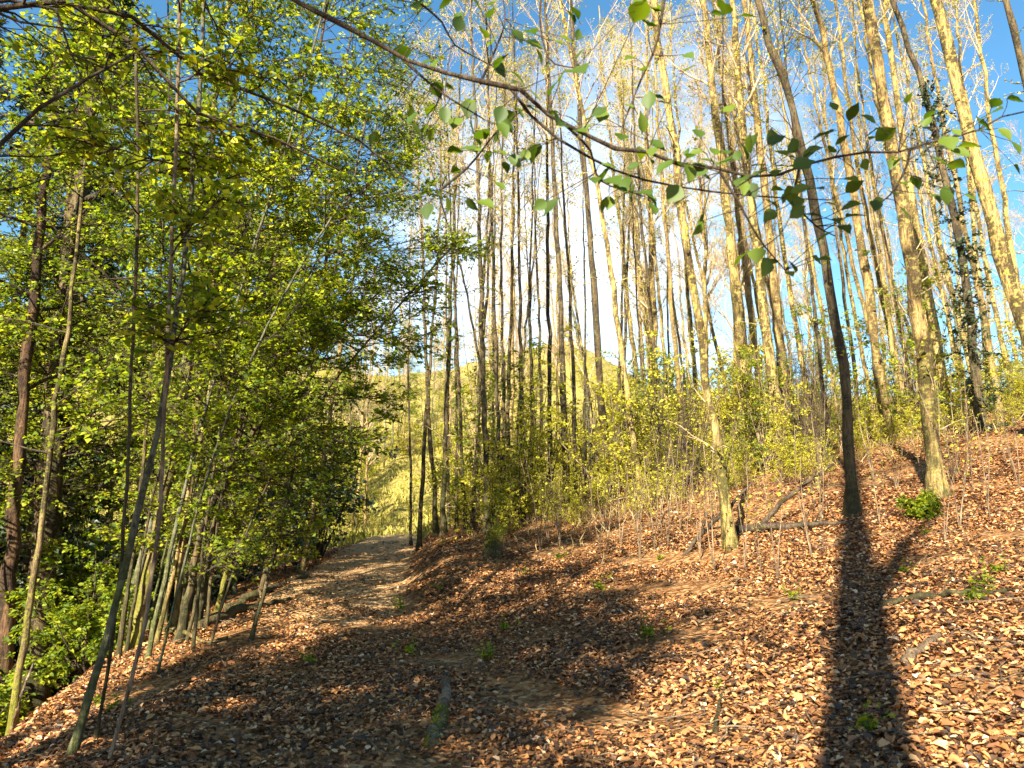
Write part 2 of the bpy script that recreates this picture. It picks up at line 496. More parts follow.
# ------------------------------------------------------------------ trees
def trunk_from_pixels(px, Yd, wpx, top_h, lean=0.0, K=36, wob=.018):
    if len(px) > 4:  # even out the measured points: the trunks are straight or gently bowed
        ys = np.array([b for a, b in px], float); xs = np.array([a for a, b in px], float)
        fx = np.polyval(np.polyfit(ys, xs, 2), ys)
        px = list(zip(.8 * fx + .2 * xs, ys))
    p = np.array([P(a, b, Yd) for a, b in px])
    d = p[0] - p[1]; d = d / np.linalg.norm(d); d[2] = min(d[2], -.6)
    q = p[0].copy()
    for _ in range(4000):
        if q[2] < height(q[0], q[1]) - .12: break
        q = q + d * .01
    while p[0][2] < q[2] and len(p) > 2: p = p[1:]
    pts = [q] + [a for a in p if a[2] > q[2] + .15]
    d = pts[-1] - pts[-2]; d = d / np.linalg.norm(d)
    while pts[-1][2] - q[2] < top_h:
        d = nrm(d + np.array([rng.normal() * .03, rng.normal() * .03, .05]))
        pts.append(pts[-1] + d * 1.5)
    pts = np.array(pts); pts[:, 1] += lean * (pts[:, 2] - pts[0, 2])
    base_r_ = .44 * wpx / F_ * Yd
    c = catmull(pts, K)
    c[2:, :2] += rng.normal(size=(K - 2, 2)) * min(wob, .22 * base_r_)
    base_r = .7 * wpx / F_ * Yd / 2
    t = np.linspace(0, 1, K)
    r = base_r * (1 - .82 * t ** 1.15)
    hgt = c[:, 2] - c[0, 2]
    r = r * (1 + .6 * np.exp(-hgt / .35) + .5 * np.exp(-hgt / .1)) * (1 + .05 * rng.normal(size=K))
    return c, np.maximum(r, .012)


def bare_crown(c, r, t0=.45, n1=16, L=3.2, n2=8, n3=5, thin=.0034):
    l1 = spawn(c[None], r[None], n1, t0, .97, L, (.62, .15), 7, up=.15, wob=.10, trop=.06, ratio=.42, rmin=.008, short=.55)
    l2 = spawn(*l1, n2, .2, 1, L * .45, (.65, .2), 5, up=.1, wob=.13, trop=.03, ratio=.5, rmin=thin * 1.4)
    l3 = spawn(*l2, n3, .15, 1, L * .2, (.65, .25), 4, up=.05, wob=.15, ratio=.6, rmin=thin, taper=.6)
    return l1, l2, l3


GROUP_R = 'bare trunked trees on the right hand bank'


def pole_tree(label, px, Yd, w, mat, top_h=19, t0=.5, leafn=2, lean=0., n1=15, L=2.6, twig=None, name='tree', group=None, extra=None, side=None):
    c, r = trunk_from_pixels(px, Yd, w, top_h, lean)
    root = empty(name, c[0] + [0, 0, .12], label, 'tree', group)
    base = c[0] + [0, 0, .12]
    a = Acc(); tubes(a, c, r, 10, .05); a.build('trunk', mat, root, base)
    l1, l2, l3 = bare_crown(c, r, t0, n1, L)
    a = Acc(); tubes(a, *l1, 5); tubes(a, *l2, 4); tubes(a, *l3, 3)
    # dead snags and epicormic shoots low on the trunk
    s1 = spawn(c[None], r[None], 22, .05, t0 + .15, .9, (1.0, .3), 5, wob=.2, ratio=.2, rmin=.004, rmax=.012)
    tubes(a, *s1, 4)
    a.build('crown', twig or TWIG, root, base)
    if leafn:
        a = Acc()
        spray(a, l3[0], leafn, .06, tilt=.6)
        spray(a, s1[0], 9, .06, tilt=.6)
        a.build('foliage', LEAFY, root, base)
    if extra: extra(root, base, c, r)
    return root, c, r


def ivy(root, base, c, r):
    a = Acc(); b = Acc()
    K = len(c); m = int(K * .46)
    st = spawn(c[None, :m], r[None, :m], 120, .02, .98, .9, (.9, .3), 5, wob=.3, trop=-.08, ratio=.1, rmin=.004, short=.3)
    tubes(a, *st, 3); a.build('ivy_stems', TWIGD, root, base)
    spray(b, st[0], 30, .08, tilt=.9)
    b.build('ivy', LEAFD, root, base)


RT = [
 ('pale gold trunk rising alone in front of the undergrowth beside a leaning dead stick', [(729, 548), (722, 470), (707, 370), (690, 270), (672, 150), (655, 0)], None, 14, GOLD, {}),
 ('straight cream trunk, left one of the close pair right of centre', [(795, 520), (782, 430), (770, 350), (757, 260), (748, 180), (737, 60), (733, 0)], 17, 17, GOLD, {}),
 ('straight lichen mottled trunk, right one of the close pair right of centre', [(790, 450), (784, 390), (771, 250), (760, 150), (748, 30), (744, 0)], 20, 16, TAN, {}),
 ('thick yellow trunk crossing the top edge beside a dark thinner neighbour', [(755, 470), (743, 350), (732, 260), (724, 180), (712, 80), (703, 0)], 20, 19, GOLD, {}),
 ('thin dark brown trunk just behind the thick yellow trunk', [(767, 450), (757, 370), (746, 260), (735, 180), (722, 90), (714, 0)], 24, 12, TAN, {}),
 ('thin dark stem close against the left of the trunk in the long shadow', [(838, 530), (827, 440), (818, 340), (811, 280), (805, 225), (797, 150), (785, 60)], 15.5, 7, DARK, dict(top_h=13)),
 ('dark trunk standing where the long tree shadow on the leaves ends', [(852, 515), (850, 470), (846, 400), (838, 320), (819, 232), (807, 182), (795, 120), (778, 58), (757, 0)], None, 15, DARK, {}),
 ('smooth orange brown trunk leaning left between the shadowed trunk and the big trunk', [(890, 460), (880, 373), (868, 300), (855, 215), (843, 130), (826, 41), (811, 0)], 18, 15, TAN, {}),
 ('slender orange brown pole leaning left just left of the big right trunk', [(908, 440), (898, 362), (886, 300), (872, 240), (858, 190), (848, 110), (840, 20)], 22, 9, TAN, {}),
 ('big dark left edged trunk standing on the slope near the dark root hollow', [(938, 498), (928, 400), (918, 325), (908, 257), (897, 178), (887, 100), (876, 40), (865, 0)], None, 21, TAN, {}),
 ('bright cream trunk half hidden directly behind the big trunk on the slope', [(952, 430), (937, 345), (922, 260), (908, 180), (897, 100), (885, 0)], 20, 15, GOLD, {}),
 ('ivy covered trunk with a dark leafy mass round its lower half', [(985, 450), (975, 380), (966, 300), (958, 240), (952, 199), (935, 124), (919, 66), (890, 0)], 16, 13, DARK, dict(extra=ivy)),
 ('wide sunlit trunk leaning left at the right edge of the picture', [(1050, 400), (1014, 290), (985, 207), (968, 124), (958, 70), (931, 0)], 12, 23, GOLD, {}),
 ('thin pale pole right of the ivy covered trunk', [(1035, 420), (1020, 300), (1006, 199), (993, 157), (985, 83), (975, 0)], 20, 9, GOLD, {}),
 ('dark trunk cutting the top right corner', [(1085, 380), (1060, 260), (1035, 130), (1018, 41), (1004, 0)], 14, 14, DARK, {}),
 ('slim golden pole standing inside the ivy and saplings on the right', [(997, 450), (988, 390), (978, 270), (970, 170), (960, 60)], 23, 9, GOLD, {}),
 ('slender golden trunk curving left above the leafy undergrowth in the centre', [(643, 522), (639, 478), (622, 369), (611, 270), (603, 220), (590, 150), (572, 60), (560, 0)], 16, 9, GOLD, {}),
 ('dark spotted trunk left of the slender golden trunk', [(606, 470), (602, 413), (597, 340), (592, 260), (585, 180), (578, 100), (572, 20)], 19, 12, DARK, {}),
 ('straight dark trunk, thicker of the two side by side near the centre', [(566, 470), (564, 413), (561, 330), (558, 260), (555, 200), (550, 100), (545, 0)], 19, 10, DARK, {}),
 ('straight dark pole, thinner of the two side by side near the centre', [(551, 480), (550, 434), (548, 260), (547, 100), (546, 40)], 22, 7.5, DARK, {}),
 ('thin dark pole with low side branches left of the two side by side trunks', [(524, 490), (523, 454), (520, 340), (519, 260), (519, 200), (516, 100)], 20, 6.5, DARK, dict(top_h=16)),
 ('straight slim dark trunk crossing the overhanging branch', [(500, 500), (499, 462), (496, 360), (493, 260), (490, 180), (488, 80), (486, 0)], 18, 6.5, DARK, {}),
 ('dark trunk at the middle of the crowded poles above the path bank', [(487, 500), (485, 442), (482, 340), (480, 260), (478, 180), (474, 90)], 17, 9, DARK, dict(top_h=15)),
 ('thin leaning stem crossing other poles above the path bank', [(487, 505), (485, 486), (481, 381), (470, 310), (459, 260), (440, 200)], 17.5, 5, DARK, dict(top_h=10)),
 ('slender brown pole at the corner of the path bank', [(436, 522), (433, 480), (428, 400), (425, 330), (423, 260)], 21, 7, DARK, dict(top_h=14)),
 ('slim brown stem between the corner pole and the crowded poles', [(464, 500), (461, 440), (456, 330), (452, 240)], 19, 5.5, DARK, dict(top_h=13)),
 ('pale far trunk seen against blue sky right of the slender golden trunk', [(662, 400), (655, 369), (648, 310), (639, 260), (630, 200), (622, 120)], 30, 7, GOLD, {}),
]
SHADOW_END = None
for lab, px, Yd, w, mat, kw in RT:
    if Yd is None:
        Yd = ghit(*px[0])[1]
    pole_tree(lab, px, Yd, w, mat, twig=(TWIG if mat in (GOLD, TAN) else TWIGD) if Yd < 17 else TWIG, **kw)

# crowded thin poles in the middle: copies
GP = 'thin crowded poles above the path bank'
pv = []
for k in range(3):
    px = [(470, 500), (470 + k, 420), (468 + 2 * k, 330), (470, 240)]
    root, c, r = pole_tree('thin bare pole among many alike in the crowded stand above the path bank', px, 20, 5 + k, DARK, top_h=12 + k, t0=.4, n1=9, L=1.8, twig=TWIG, group=GP, name='pole_tree')
    pv.append(root)
PX = [(412, 24), (420, 21), (444, 20), (449, 25), (472, 19), (476, 24), (493, 22), (507, 21), (513, 25), (531, 22), (538, 27), (575, 25), (585, 23), (618, 26), (625, 29), (650, 24), (666, 22), (690, 27), (673, 31)]
for i, (px, Yd) in enumerate(PX):
    q = P(px, 500, Yd)
    z = float(height(q[0], Yd))
    dup(pv[i % 3], (q[0], Yd, z), rng.uniform(0, 6.28), rng.uniform(.85, 1.25), tiltx=rng.normal() * .03, tilty=rng.normal() * .04)
for i, (px, Yd) in enumerate([(457, 21), (503, 19), (540, 24)]):
    q = P(px, 500, Yd); pv[i].location = (q[0], Yd, float(height(q[0], Yd)))

GQ = 'slim golden poles between the bigger trunks on the right'
gv = []
for k in range(3):
    px = [(770 + k, 480), (766, 400), (758 - 2 * k, 300), (746, 200)]
    root, c, r = pole_tree('slim golden bare pole among many alike between the bigger right trunks', px, 22, 7 + k, [GOLD, TAN, GOLD][k], top_h=15 + k, t0=.4, n1=12, L=2.0, twig=TWIG, group=GQ, name='golden_pole')
    gv.append(root)
PQ = [(668, 25), (682, 21), (702, 24), (778, 28), (800, 22), (815, 26), (842, 24), (862, 29), (878, 25), (903, 21), (918, 27), (950, 23), (968, 28), (1005, 22), (648, 28), (598, 29), (738, 30), (1020, 27), (690, 31), (893, 24), (985, 24)]
for i, (px, Yd) in enumerate(PQ):
    q = P(px, 450, Yd)
    loc = (q[0], Yd, float(height(q[0], Yd)))
    if i < 3: gv[i].location = loc
    else: dup(gv[i % 3], loc, rng.uniform(-.5, .5), rng.uniform(.85, 1.2), tiltx=rng.normal() * .02, tilty=-.07 * sst(0, 6, q[0]) + rng.normal() * .025)

# far bare trees (twig haze in the sky): copies
GF = 'bare spring trees in the wood behind the bank'
fv = []
for k in range(5):
    h = 17 + 1.3 * k
    K = 20
    c = np.stack([np.cumsum(rng.normal(size=K) * .07), np.cumsum(rng.normal(size=K) * .07), np.linspace(-.2, h, K)], 1)
    r = np.maximum(.15 * (1 - .9 * np.linspace(0, 1, K)), .02)
    root = empty('bare_tree', (0, 0, 0), 'bare tall tree with pale twigs among many alike behind the bank', 'tree', GF)
    a = Acc(); tubes(a, c, r, 7, .04); a.build('trunk', [GOLD, TAN, GREY][k % 3], root)
    l1, l2, l3 = bare_crown(c, r, .28, 26, 3.2, 9, 6, .0048)
    a = Acc(); tubes(a, *l1, 4); tubes(a, *l2, 3); tubes(a, *l3, 3); a.build('crown', TWIG, root)
    if k != 1:
        a = Acc(); spray(a, l3[0], 1, .07, tilt=.7); a.build('foliage', LEAFY, root)
    fv.append(root)
spots = []
tries = 0
while len(spots) < 28 and tries < 5000:
    tries += 1
    Yd = rng.uniform(23, 58); u = rng.uniform(-.08, .85)
    if rng.random() > (.5 if u < .05 else 1.0 if u < .3 else .55): continue
    x = u * Yd
    if all((x - a) ** 2 + (Yd - b) ** 2 > 2.6 for a, b in spots): spots.append((x, Yd))
for i, (x, y) in enumerate(spots):
    loc = (x, y, float(height(x, y)))
    if i < 5:
        fv[i].location = loc
    else:
        dup(fv[i % 5], loc, rng.uniform(-.7, .7), rng.uniform(.8, 1.12), tiltx=rng.normal() * .03, tilty=-.06 * float(sst(1, 8, x)) + rng.normal() * .035)

# ------------------------------------------------------------------ undergrowth shrubs
GU = 'leafy yellow green saplings filling the undergrowth'
uv = []
for k in range(5):
    root = empty('sapling', (0, 0, 0), 'young leafy sapling with yellow green leaves in the undergrowth', 'sapling', GU)
    ns = 7
    st = np.zeros((1, 2, 3)); st[0, 1, 2] = .15
    a = Acc(); b = Acc()
    base = np.zeros((1, 4, 3)); base[0, :, 2] = np.linspace(-.1, .2, 4)
    s0 = spawn(base, np.full((1, 4), .02), ns, .3, .9, 2.9 + .25 * k, (.28, .16), 8, wob=.08, trop=.05, ratio=.7, rmin=.006, short=.3)
    s1 = spawn(*s0, 9, .04, .98, .75, (.95, .25), 5, wob=.15, flat=.6, ratio=.5, rmin=.004)
    s2 = spawn(*s1, 4, .2, 1, .4, (.8, .25), 4, wob=.15, flat=.5, ratio=.6, rmin=.003)
    tubes(a, *s0, 5); tubes(a, *s1, 3); tubes(a, *s2, 3)
    a.build('stems', TWIGD if k % 2 else DEAD, root)
    spray(b, s2[0], 8, .06, tilt=.8); spray(b, s1[0], 5, .06, tilt=.8)
    b.build('foliage', LEAFY if k < 4 else LEAF, root)
    uv.append(root)
us = []
tries = 0
while len(us) < 112 and tries < 9000:
    tries += 1
    Yd = 14.5 + 20 * rng.random() ** 1.4; u = rng.uniform(-.10, .85)
    x = u * Yd; s = x - xpath(Yd)
    ymin = 15.5 if u < .3 else 14.0
    if s < 2.2 or Yd < ymin + 1.2 * np.sin(x * 2): continue
    if u > .42 and Yd < 17.5 + 2 * (u - .42): continue
    if all((x - a) ** 2 + (Yd - b) ** 2 > .45 for a, b in us): us.append((x, Yd))
for i, (x, y) in enumerate(us):
    loc = (x, y, float(height(x, y))); sc = rng.uniform(.45, 1.5)
    if i < 5:
        uv[i].location = loc
    else:
        dup(uv[i % 5], loc, rng.uniform(0, 6.28), sc)
for i in range(46):
    u = rng.uniform(-.02, .82); Yd = np.interp(u, [0, .12, .4, .6, .9], [16.5, 14.5, 14.5, 17, 16]) + rng.uniform(-1.2, 1.5); x = u * Yd
    if x - xpath(Yd) < 2.4: continue
    dup(uv[i % 5], (x, Yd, float(height(x, Yd))), rng.uniform(0, 6.28), rng.uniform(.18, .5), 'small leafy seedling at the front edge of the undergrowth')
# brown leafless shrubs mixed in
GB = 'leafless brown shrubs among the saplings'
nv = []
for k in range(2):
    root = empty('bare_shrub', (0, 0, 0), 'leafless brown twiggy shrub among the green saplings', 'shrub', GB)
    base = np.zeros((1, 4, 3)); base[0, :, 2] = np.linspace(-.1, .2, 4)
    s0 = spawn(base, np.full((1, 4), .02), 9, .3, .9, 3.3, (.25, .15), 8, wob=.08, trop=.05, ratio=.7, rmin=.006, short=.3)
    s1 = spawn(*s0, 9, .15, .98, 1.0, (.7, .25), 5, wob=.15, ratio=.5, rmin=.0045)
    s2 = spawn(*s1, 5, .2, 1, .4, (.7, .25), 4, wob=.15, ratio=.6, rmin=.0035)
    a = Acc(); tubes(a, *s0, 5); tubes(a, *s1, 3); tubes(a, *s2, 3); a.build('stems', [DEAD, TWIGD][k], root)
    nv.append(root)
ns_ = 0
while ns_ < 12:
    u = rng.uniform(-.03, .82); Yd = np.interp(u, [0, .12, .4, .6, .9], [16.5, 15, 15, 18, 17]) + rng.uniform(-.5, 8); x = u * Yd
    if x - xpath(Yd) < 2.4: continue
    loc = (x, Yd, float(height(x, Yd)))
    if ns_ < 2: nv[ns_].location = loc
    else: dup(nv[ns_ % 2], loc, rng.uniform(0, 6.28), rng.uniform(.6, 1.4))
    ns_ += 1
# shrubs on the far meadow hill
for i in range(150):
    Yd = rng.uniform(36, 100); u = rng.uniform(-.5, .35); x = u * Yd
    if abs(x - xpath(Yd)) < 3 and Yd < 60: continue
    d_ = dup(uv[i % 3], (x, Yd, float(height(x, Yd))), rng.uniform(0, 6.28), rng.uniform(.9, 2.0),
             'young leafy bush scattered on the far sunny hillside')
    d_['group'] = 'bushes on the far hillside'; d_.name = 'hillside_bush'; d_['category'] = 'bush'
for i in range(56):
    Yd = rng.uniform(36, 95); u = rng.uniform(-.5, .02); x = u * Yd
    if abs(x - xpath(Yd)) < 2 and Yd < 60: continue
    d_ = dup(fv[i % 5], (x, Yd, float(height(x, Yd))), rng.uniform(0, 6.28), rng.uniform(.45, .85),
             'bare slender tree standing on the sunny hillside beyond the path')
    d_['group'] = 'bare trees on the far hillside'
for i, (x, y) in enumerate([(-3.5, -13), (6.5, -8), (9.5, -5), (-1.0, -16)]):
    d_ = dup(fv[i % 5], (x, y, float(height(x, y))), rng.uniform(0, 6.28), 1.0, 'bare tree behind the viewer shading the trunks on the bank')
    d_['group'] = 'bare trees behind the viewer'

# thin bare whips in front of the undergrowth
GW = 'thin bare whips at the edge of the undergrowth'
wv = []
for k in range(3):
    root = empty('whip', (0, 0, 0), 'thin bare whip with a few buds at the edge of the undergrowth', 'sapling', GW)
    a = Acc()
    base = np.zeros((1, 4, 3)); base[0, :, 2] = np.linspace(-.1, .05, 4)
    s0 = spawn(base, np.full((1, 4), .012), 2, .5, .9, 1.7, (.2, .12), 8, wob=.07, trop=.04, ratio=.7, rmin=.006, short=.3)
    s1 = spawn(*s0, 4, .3, .98, .45, (.6, .2), 4, wob=.12, ratio=.5, rmin=.003)
    tubes(a, *s0, 5); tubes(a, *s1, 3); a.build('stems', DEAD, root)
    b = Acc(); spray(b, s1[0], 4, .045, tilt=.6); b.build('foliage', LEAFY, root)
    wv.append(root)
WP = [(640, 560), (655, 552), (621, 548), (700, 560), (745, 570), (762, 578), (778, 580), (668, 545), (560, 545), (590, 540), (600, 552), (812, 560), (880, 525), (960, 530), (945, 545), (990, 520), (540, 552), (715, 575)]
WP = WP + [(rng.uniform(520, 1020), 0) for _ in range(46)]
WP = [(a, b if b else np.interp(a, [500, 700, 800, 900, 1024], [538, 530, 515, 490, 470]) + rng.normal() * 9) for a, b in WP]
for i, (px, py) in enumerate(WP):
    q = ghit(px, py)
    if i < 3: wv[i].location = list(q)
    else: dup(wv[i % 3], q, rng.uniform(0, 6.28), rng.uniform(.6, 1.2))


# ------------------------------------------------------------------ left leafy trees
def leafy_tree(label, trunks, mat, name='tree', group=None, n1=16, t0=.25, L=2.6, n2=10, n3=5, ln=4, lsize=.062, leafm=None, limbs=None, shape='diamond', bias=(.35, -.1, 0), flat=.38, cat='tree', base=None, twigm=None):
    base = trunks[0][0][0] + [0, 0, .12] if base is None else base
    root = empty(name, base, label, cat, group)
    a2 = Acc(); a3 = Acc()
    for c, r in trunks:
        a = Acc(); tubes(a, c, r, 10, .05); a.build('trunk', mat, root, base)
        l1 = spawn(c[None], r[None], n1, t0, .97, L, (1.0, .22), 8, up=.05, flat=flat, wob=.09, trop=.015, ratio=.4, rmin=.007, short=.5, bias=bias)
        if limbs:
            for lp, lr in limbs:
                l1 = (np.concatenate([l1[0], catmull(lp, 8)[None]]), np.concatenate([l1[1], np.linspace(lr, lr * .3, 8)[None]]))
            limbs = None
        l2 = spawn(*l1, n2, .12, 1, L * .42, (.8, .2), 5, flat=flat, wob=.12, ratio=.55, rmin=.006)
        l3 = spawn(*l2, n3, .15, 1, L * .17, (.75, .25), 4, flat=.5, wob=.14, ratio=.6, rmin=.0038, taper=.6)
        tubes(a2, *l1, 6); tubes(a2, *l2, 4); tubes(a2, *l3, 3)
        spray(a3, l3[0], ln, lsize, shape, tilt=.5); spray(a3, l2[0], ln, lsize, shape, tilt=.5)
    a2.build('crown', twigm or TWIGD, root, base)
    a3.build('foliage', leafm or LEAF, root, base)
    return root


def tp(px, Yd, w, top, **k):
    if Yd is None: Yd = ghit(*px[0])[1]
    return trunk_from_pixels(px, Yd, w, top, **k)


leafy_tree('grey smooth young trunk leaning right in the left foreground', [tp([(72, 760), (90, 690), (112, 620), (130, 540), (150, 460), (168, 380), (183, 300), (190, 200), (198, 100), (205, 0)], None, 10, 10)], GREY, n1=16, t0=.35, L=2.0, ln=4)
leafy_tree('slim trunk with orange mossy foot at the far left', [tp([(18, 692), (27, 630), (33, 570), (45, 480), (55, 420), (66, 350), (74, 280), (80, 200)], 7.6, 10, 8)], MOSSY, n1=16, t0=.3, L=1.7, ln=4)
leafy_tree('mossy trunk glowing yellow at its foot behind the grey leaning trunk', [tp([(140, 620), (148, 580), (160, 520), (172, 450), (185, 380), (200, 250), (215, 100)], 9.5, 15, 11)], MOSSY, n1=18, t0=.3, L=2.3)
leafy_tree('dark stem arching far to the right over the path', [tp([(185, 600), (200, 540), (222, 490), (260, 430), (285, 385), (310, 340), (345, 315), (395, 290)], 9, 11, 3.6)], DARK, n1=20, t0=.4, L=2.2)
leafy_tree('dark stem rising steeply right behind the arching stem', [tp([(205, 590), (215, 520), (232, 470), (245, 400), (262, 330), (280, 250), (300, 150), (320, 40)], 10.5, 11, 11)], DARK, n1=24, t0=.3, L=3.2, ln=4, lsize=.065, bias=(.7, -.1, .1))
leafy_tree('upright brown stem between the mossy trunk and the steep dark stem', [tp([(178, 600), (185, 520), (195, 440), (205, 350), (215, 250), (235, 120), (245, 0)], 10, 8.5, 11)], TAN, n1=22, t0=.3, L=2.6, lsize=.065)
leafy_tree('thin dark sapling on the path edge in front of the dark holly', [tp([(250, 640), (262, 600), (275, 560), (283, 520), (292, 470), (302, 420), (318, 340)], None, 5, 5.5)], DARK, n1=14, t0=.3, L=1.5)
leafy_tree('thin pale leaning sapling in the bottom left corner', [tp([(108, 765), (125, 700), (140, 650), (150, 590), (160, 500), (165, 400)], None, 3.6, 4)], DEAD, n1=9, t0=.35, L=1.1, ln=3)
leafy_tree('thin dark upright sapling beside the pale leaning sapling', [tp([(96, 745), (103, 690), (118, 600), (126, 500), (130, 400)], None, 4, 4.5)], DARK, n1=9, t0=.35, L=1.2, ln=3)
leafy_tree('sunlit brown trunk at the left edge behind the bright leaves', [tp([(8, 620), (12, 500), (25, 380), (35, 300), (45, 200), (52, 100)], 10.5, 21, 13)], RED, n1=16, t0=.35, L=2.4)

leafy_tree('leafy tree with long thin limbs reaching over the path towards the bare poles', [tp([(262, 585), (285, 500), (300, 420), (318, 320), (330, 220), (345, 100), (352, 20)], 13, 8, 11.5)], DARK, n1=24, t0=.36, L=3.0, ln=3, lsize=.06, bias=(.4, -.2, .1))
leafy_tree('slender leafy tree on the left edge of the path near its crest', [tp([(300, 572), (318, 500), (330, 420), (345, 320), (360, 220), (378, 120)], 16, 7, 11)], TAN, n1=20, t0=.45, L=2.6, ln=3, lsize=.06)

leafy_tree('thick dark reddish trunk at the upper left behind the leaves', [tp([(48, 520), (56, 400), (64, 310), (76, 230), (88, 140), (97, 60), (104, 0)], 11.5, 38, 15)], DARK, n1=8, t0=.55, L=2.2, ln=3)
leafy_tree('slender pale stem leaning right through the middle of the left thicket', [tp([(152, 640), (168, 560), (186, 480), (208, 400), (232, 320), (252, 250), (280, 170)], 8.2, 6, 7.5)], GREY, n1=14, t0=.35, L=1.6)
leafy_tree('thin dark stem crossing behind the grey leaning trunk', [tp([(120, 640), (133, 560), (143, 470), (150, 380), (160, 280), (166, 180)], 8.8, 6, 8)], DARK, n1=14, t0=.35, L=1.6)
leafy_tree('thin mossy stem fanning out right of the arching stem', [tp([(222, 590), (240, 530), (262, 470), (290, 410), (322, 360), (352, 325)], 11, 7, 4.6)], MOSSY, n1=14, t0=.35, L=1.7)
leafy_tree('bare looking brown stem close to the mossy trunk', [tp([(160, 625), (176, 560), (190, 500), (203, 430), (214, 360), (228, 270), (238, 190)], 9.2, 6, 8)], TAN, n1=13, t0=.4, L=1.7)

for i in range(12):
    x0 = rng.uniform(112, 236); dx = rng.uniform(40, 170); y1 = rng.uniform(120, 330); yb = 640 - (x0 - 112) * .4 + rng.normal() * 12
    Yd = rng.uniform(7.4, 12.5)
    px = [(x0 + dx * t ** 1.5 + rng.normal() * 3, yb + (y1 - yb) * t) for t in np.linspace(0, 1, 6)]
    leafy_tree('thin dark stem fanning up to the right among its like in the left thicket', [tp(px, Yd, rng.uniform(3, 5), 4.5)], [DARK, GREY, DARK][i % 3], n1=16, t0=.15, L=1.3, ln=3, lsize=.058, name='thicket_sapling', group='thin stems fanning out of the left thicket')

# near left tree outside the frame whose dark limbs cross the top left corner
t_c = catmull([(-4.3, 3.3, height(-4.3, 3.3) - .1), (-4.2, 3.35, 1.5), (-4.05, 3.4, 3.5), (-3.9, 3.4, 6), (-3.8, 3.5, 9)], 20)
t_r = .11 * (1 - .8 * np.linspace(0, 1, 20))
lim = [([(-4.15, 3.35, 2.2), P(0, 150, 3.7), P(45, 95, 3.8), P(110, 70, 3.9), P(150, 45, 4.0)], .022),
       ([(-4.0, 3.4, 3.9), P(80, 0, 4.0), P(125, 35, 4.1), P(170, 85, 4.3), P(215, 125, 4.5), P(280, 140, 4.7), P(340, 170, 5.0)], .022),
       ([(-4.0, 3.4, 4.3), P(100, 5, 4.3), P(165, 55, 4.5), P(240, 90, 4.8), P(340, 128, 5.2), P(420, 190, 5.5)], .02),
       ([(-4.0, 3.4, 3.9), P(30, 0, 3.9), P(75, 60, 3.9), P(120, 75, 4.0)], .018)]
leafy_tree('near tree left of the frame whose dark limbs cross the top left corner', [(t_c, t_r)], DARK, n1=9, t0=.45, L=1.8, n2=8, n3=4, ln=3, lsize=.055, limbs=lim)

# filler thicket trees: copies
GL = 'leafy young trees in the thicket left of the path'
lv = []
for k in range(3):
    K = 22
    c = np.stack([np.cumsum(rng.normal(size=K) * .06) + .04 * np.arange(K), np.cumsum(rng.normal(size=K) * .06), np.linspace(-.2, 9.5 + 1.5 * k, K)], 1)
    r = np.maximum(.07 * (1 - .85 * np.linspace(0, 1, K)), .012)
    lv.append(leafy_tree('leafy young tree with a dark stem among many alike in the left thicket', [(c, r)], DARK if k else GREY, n1=30, t0=.12, L=2.6, ln=5, lsize=.066, group=GL, base=np.zeros(3), name='thicket_tree'))
LS = [(-8.6, 12.9), (-10.6, 12), (-7.8, 11.6), (-9.8, 9.4), (-7.0, 9.6), (-8.9, 15.8), (-6.2, 11.5), (-8.0, 13), (-7.2, 15.5), (-9.5, 11), (-10.5, 15), (-6.8, 18.5), (-9.3, 19), (-12.5, 17), (-12, 12.5), (-5.6, 14.8), (-14.5, 20), (-11, 22), (-8.5, 23)]
for i, (x, y) in enumerate(LS):
    loc = (x, y, float(height(x, y)))
    if i < 3: lv[i].location = loc
    else: dup(lv[i % 3], loc, rng.uniform(0, 6.28), rng.uniform(.8, 1.25))

for i in range(50):
    Yd = rng.uniform(36, 85); u = rng.uniform(-.55, -.06) if i < 26 else rng.uniform(-.24, -.07); x = u * Yd
    if abs(x - xpath(Yd)) < 2.5 and Yd < 60: continue
    d_ = dup(lv[i % 3], (x, Yd, float(height(x, Yd))), rng.uniform(0, 6.28), rng.uniform(.55, 1.0),
             'young leafy tree standing on the sunny hillside beyond the path')
    d_['group'] = 'leafy trees on the far hillside'; d_.name = 'hillside_tree'
# dark conifers behind
GC = 'dark conifers behind the left thicket'
cv = []
for k in range(2):
    K = 22; h = 19 + 2 * k
    c = np.stack([np.zeros(K), np.zeros(K), np.linspace(-.3, h, K)], 1)
    c[3:, :2] += rng.normal(size=(K - 3, 2)) * .02
    r = np.maximum((.24 + .04 * k) * (1 - .92 * np.linspace(0, 1, K)), .02)
    root = empty('conifer', (0, 0, 0), 'tall dark conifer with reddish trunk among others behind the left thicket', 'conifer', GC)
    a = Acc(); tubes(a, c, r, 10, .04); a.build('trunk', RED, root)
    l1 = spawn(c[None], r[None], 95, .14, .98, 3.1, (1.55, .12), 7, wob=.05, trop=-.05, ratio=.2, rmin=.01, short=.85, rmax=.05)
    l2 = spawn(*l1, 12, .15, 1, .8, (.9, .2), 4, flat=.5, wob=.08, trop=-.06, ratio=.5, rmin=.005)
    a = Acc(); tubes(a, *l1, 5); tubes(a, *l2, 3); a.build('crown', TWIGD, root)
    a = Acc()
    pos, tan = leaf_sites(l2[0], 13, .05)
    M = len(pos)
    leaves(a, pos, tan + rng.normal(size=(M, 3)) * .55, np.array([0, 0, 1.]) + rng.normal(size=(M, 3)) * .6, rng.uniform(.1, .22, M), 'diamond', wide=.14)
    a.build('foliage', NEEDLE, root)
    cv.append(root)
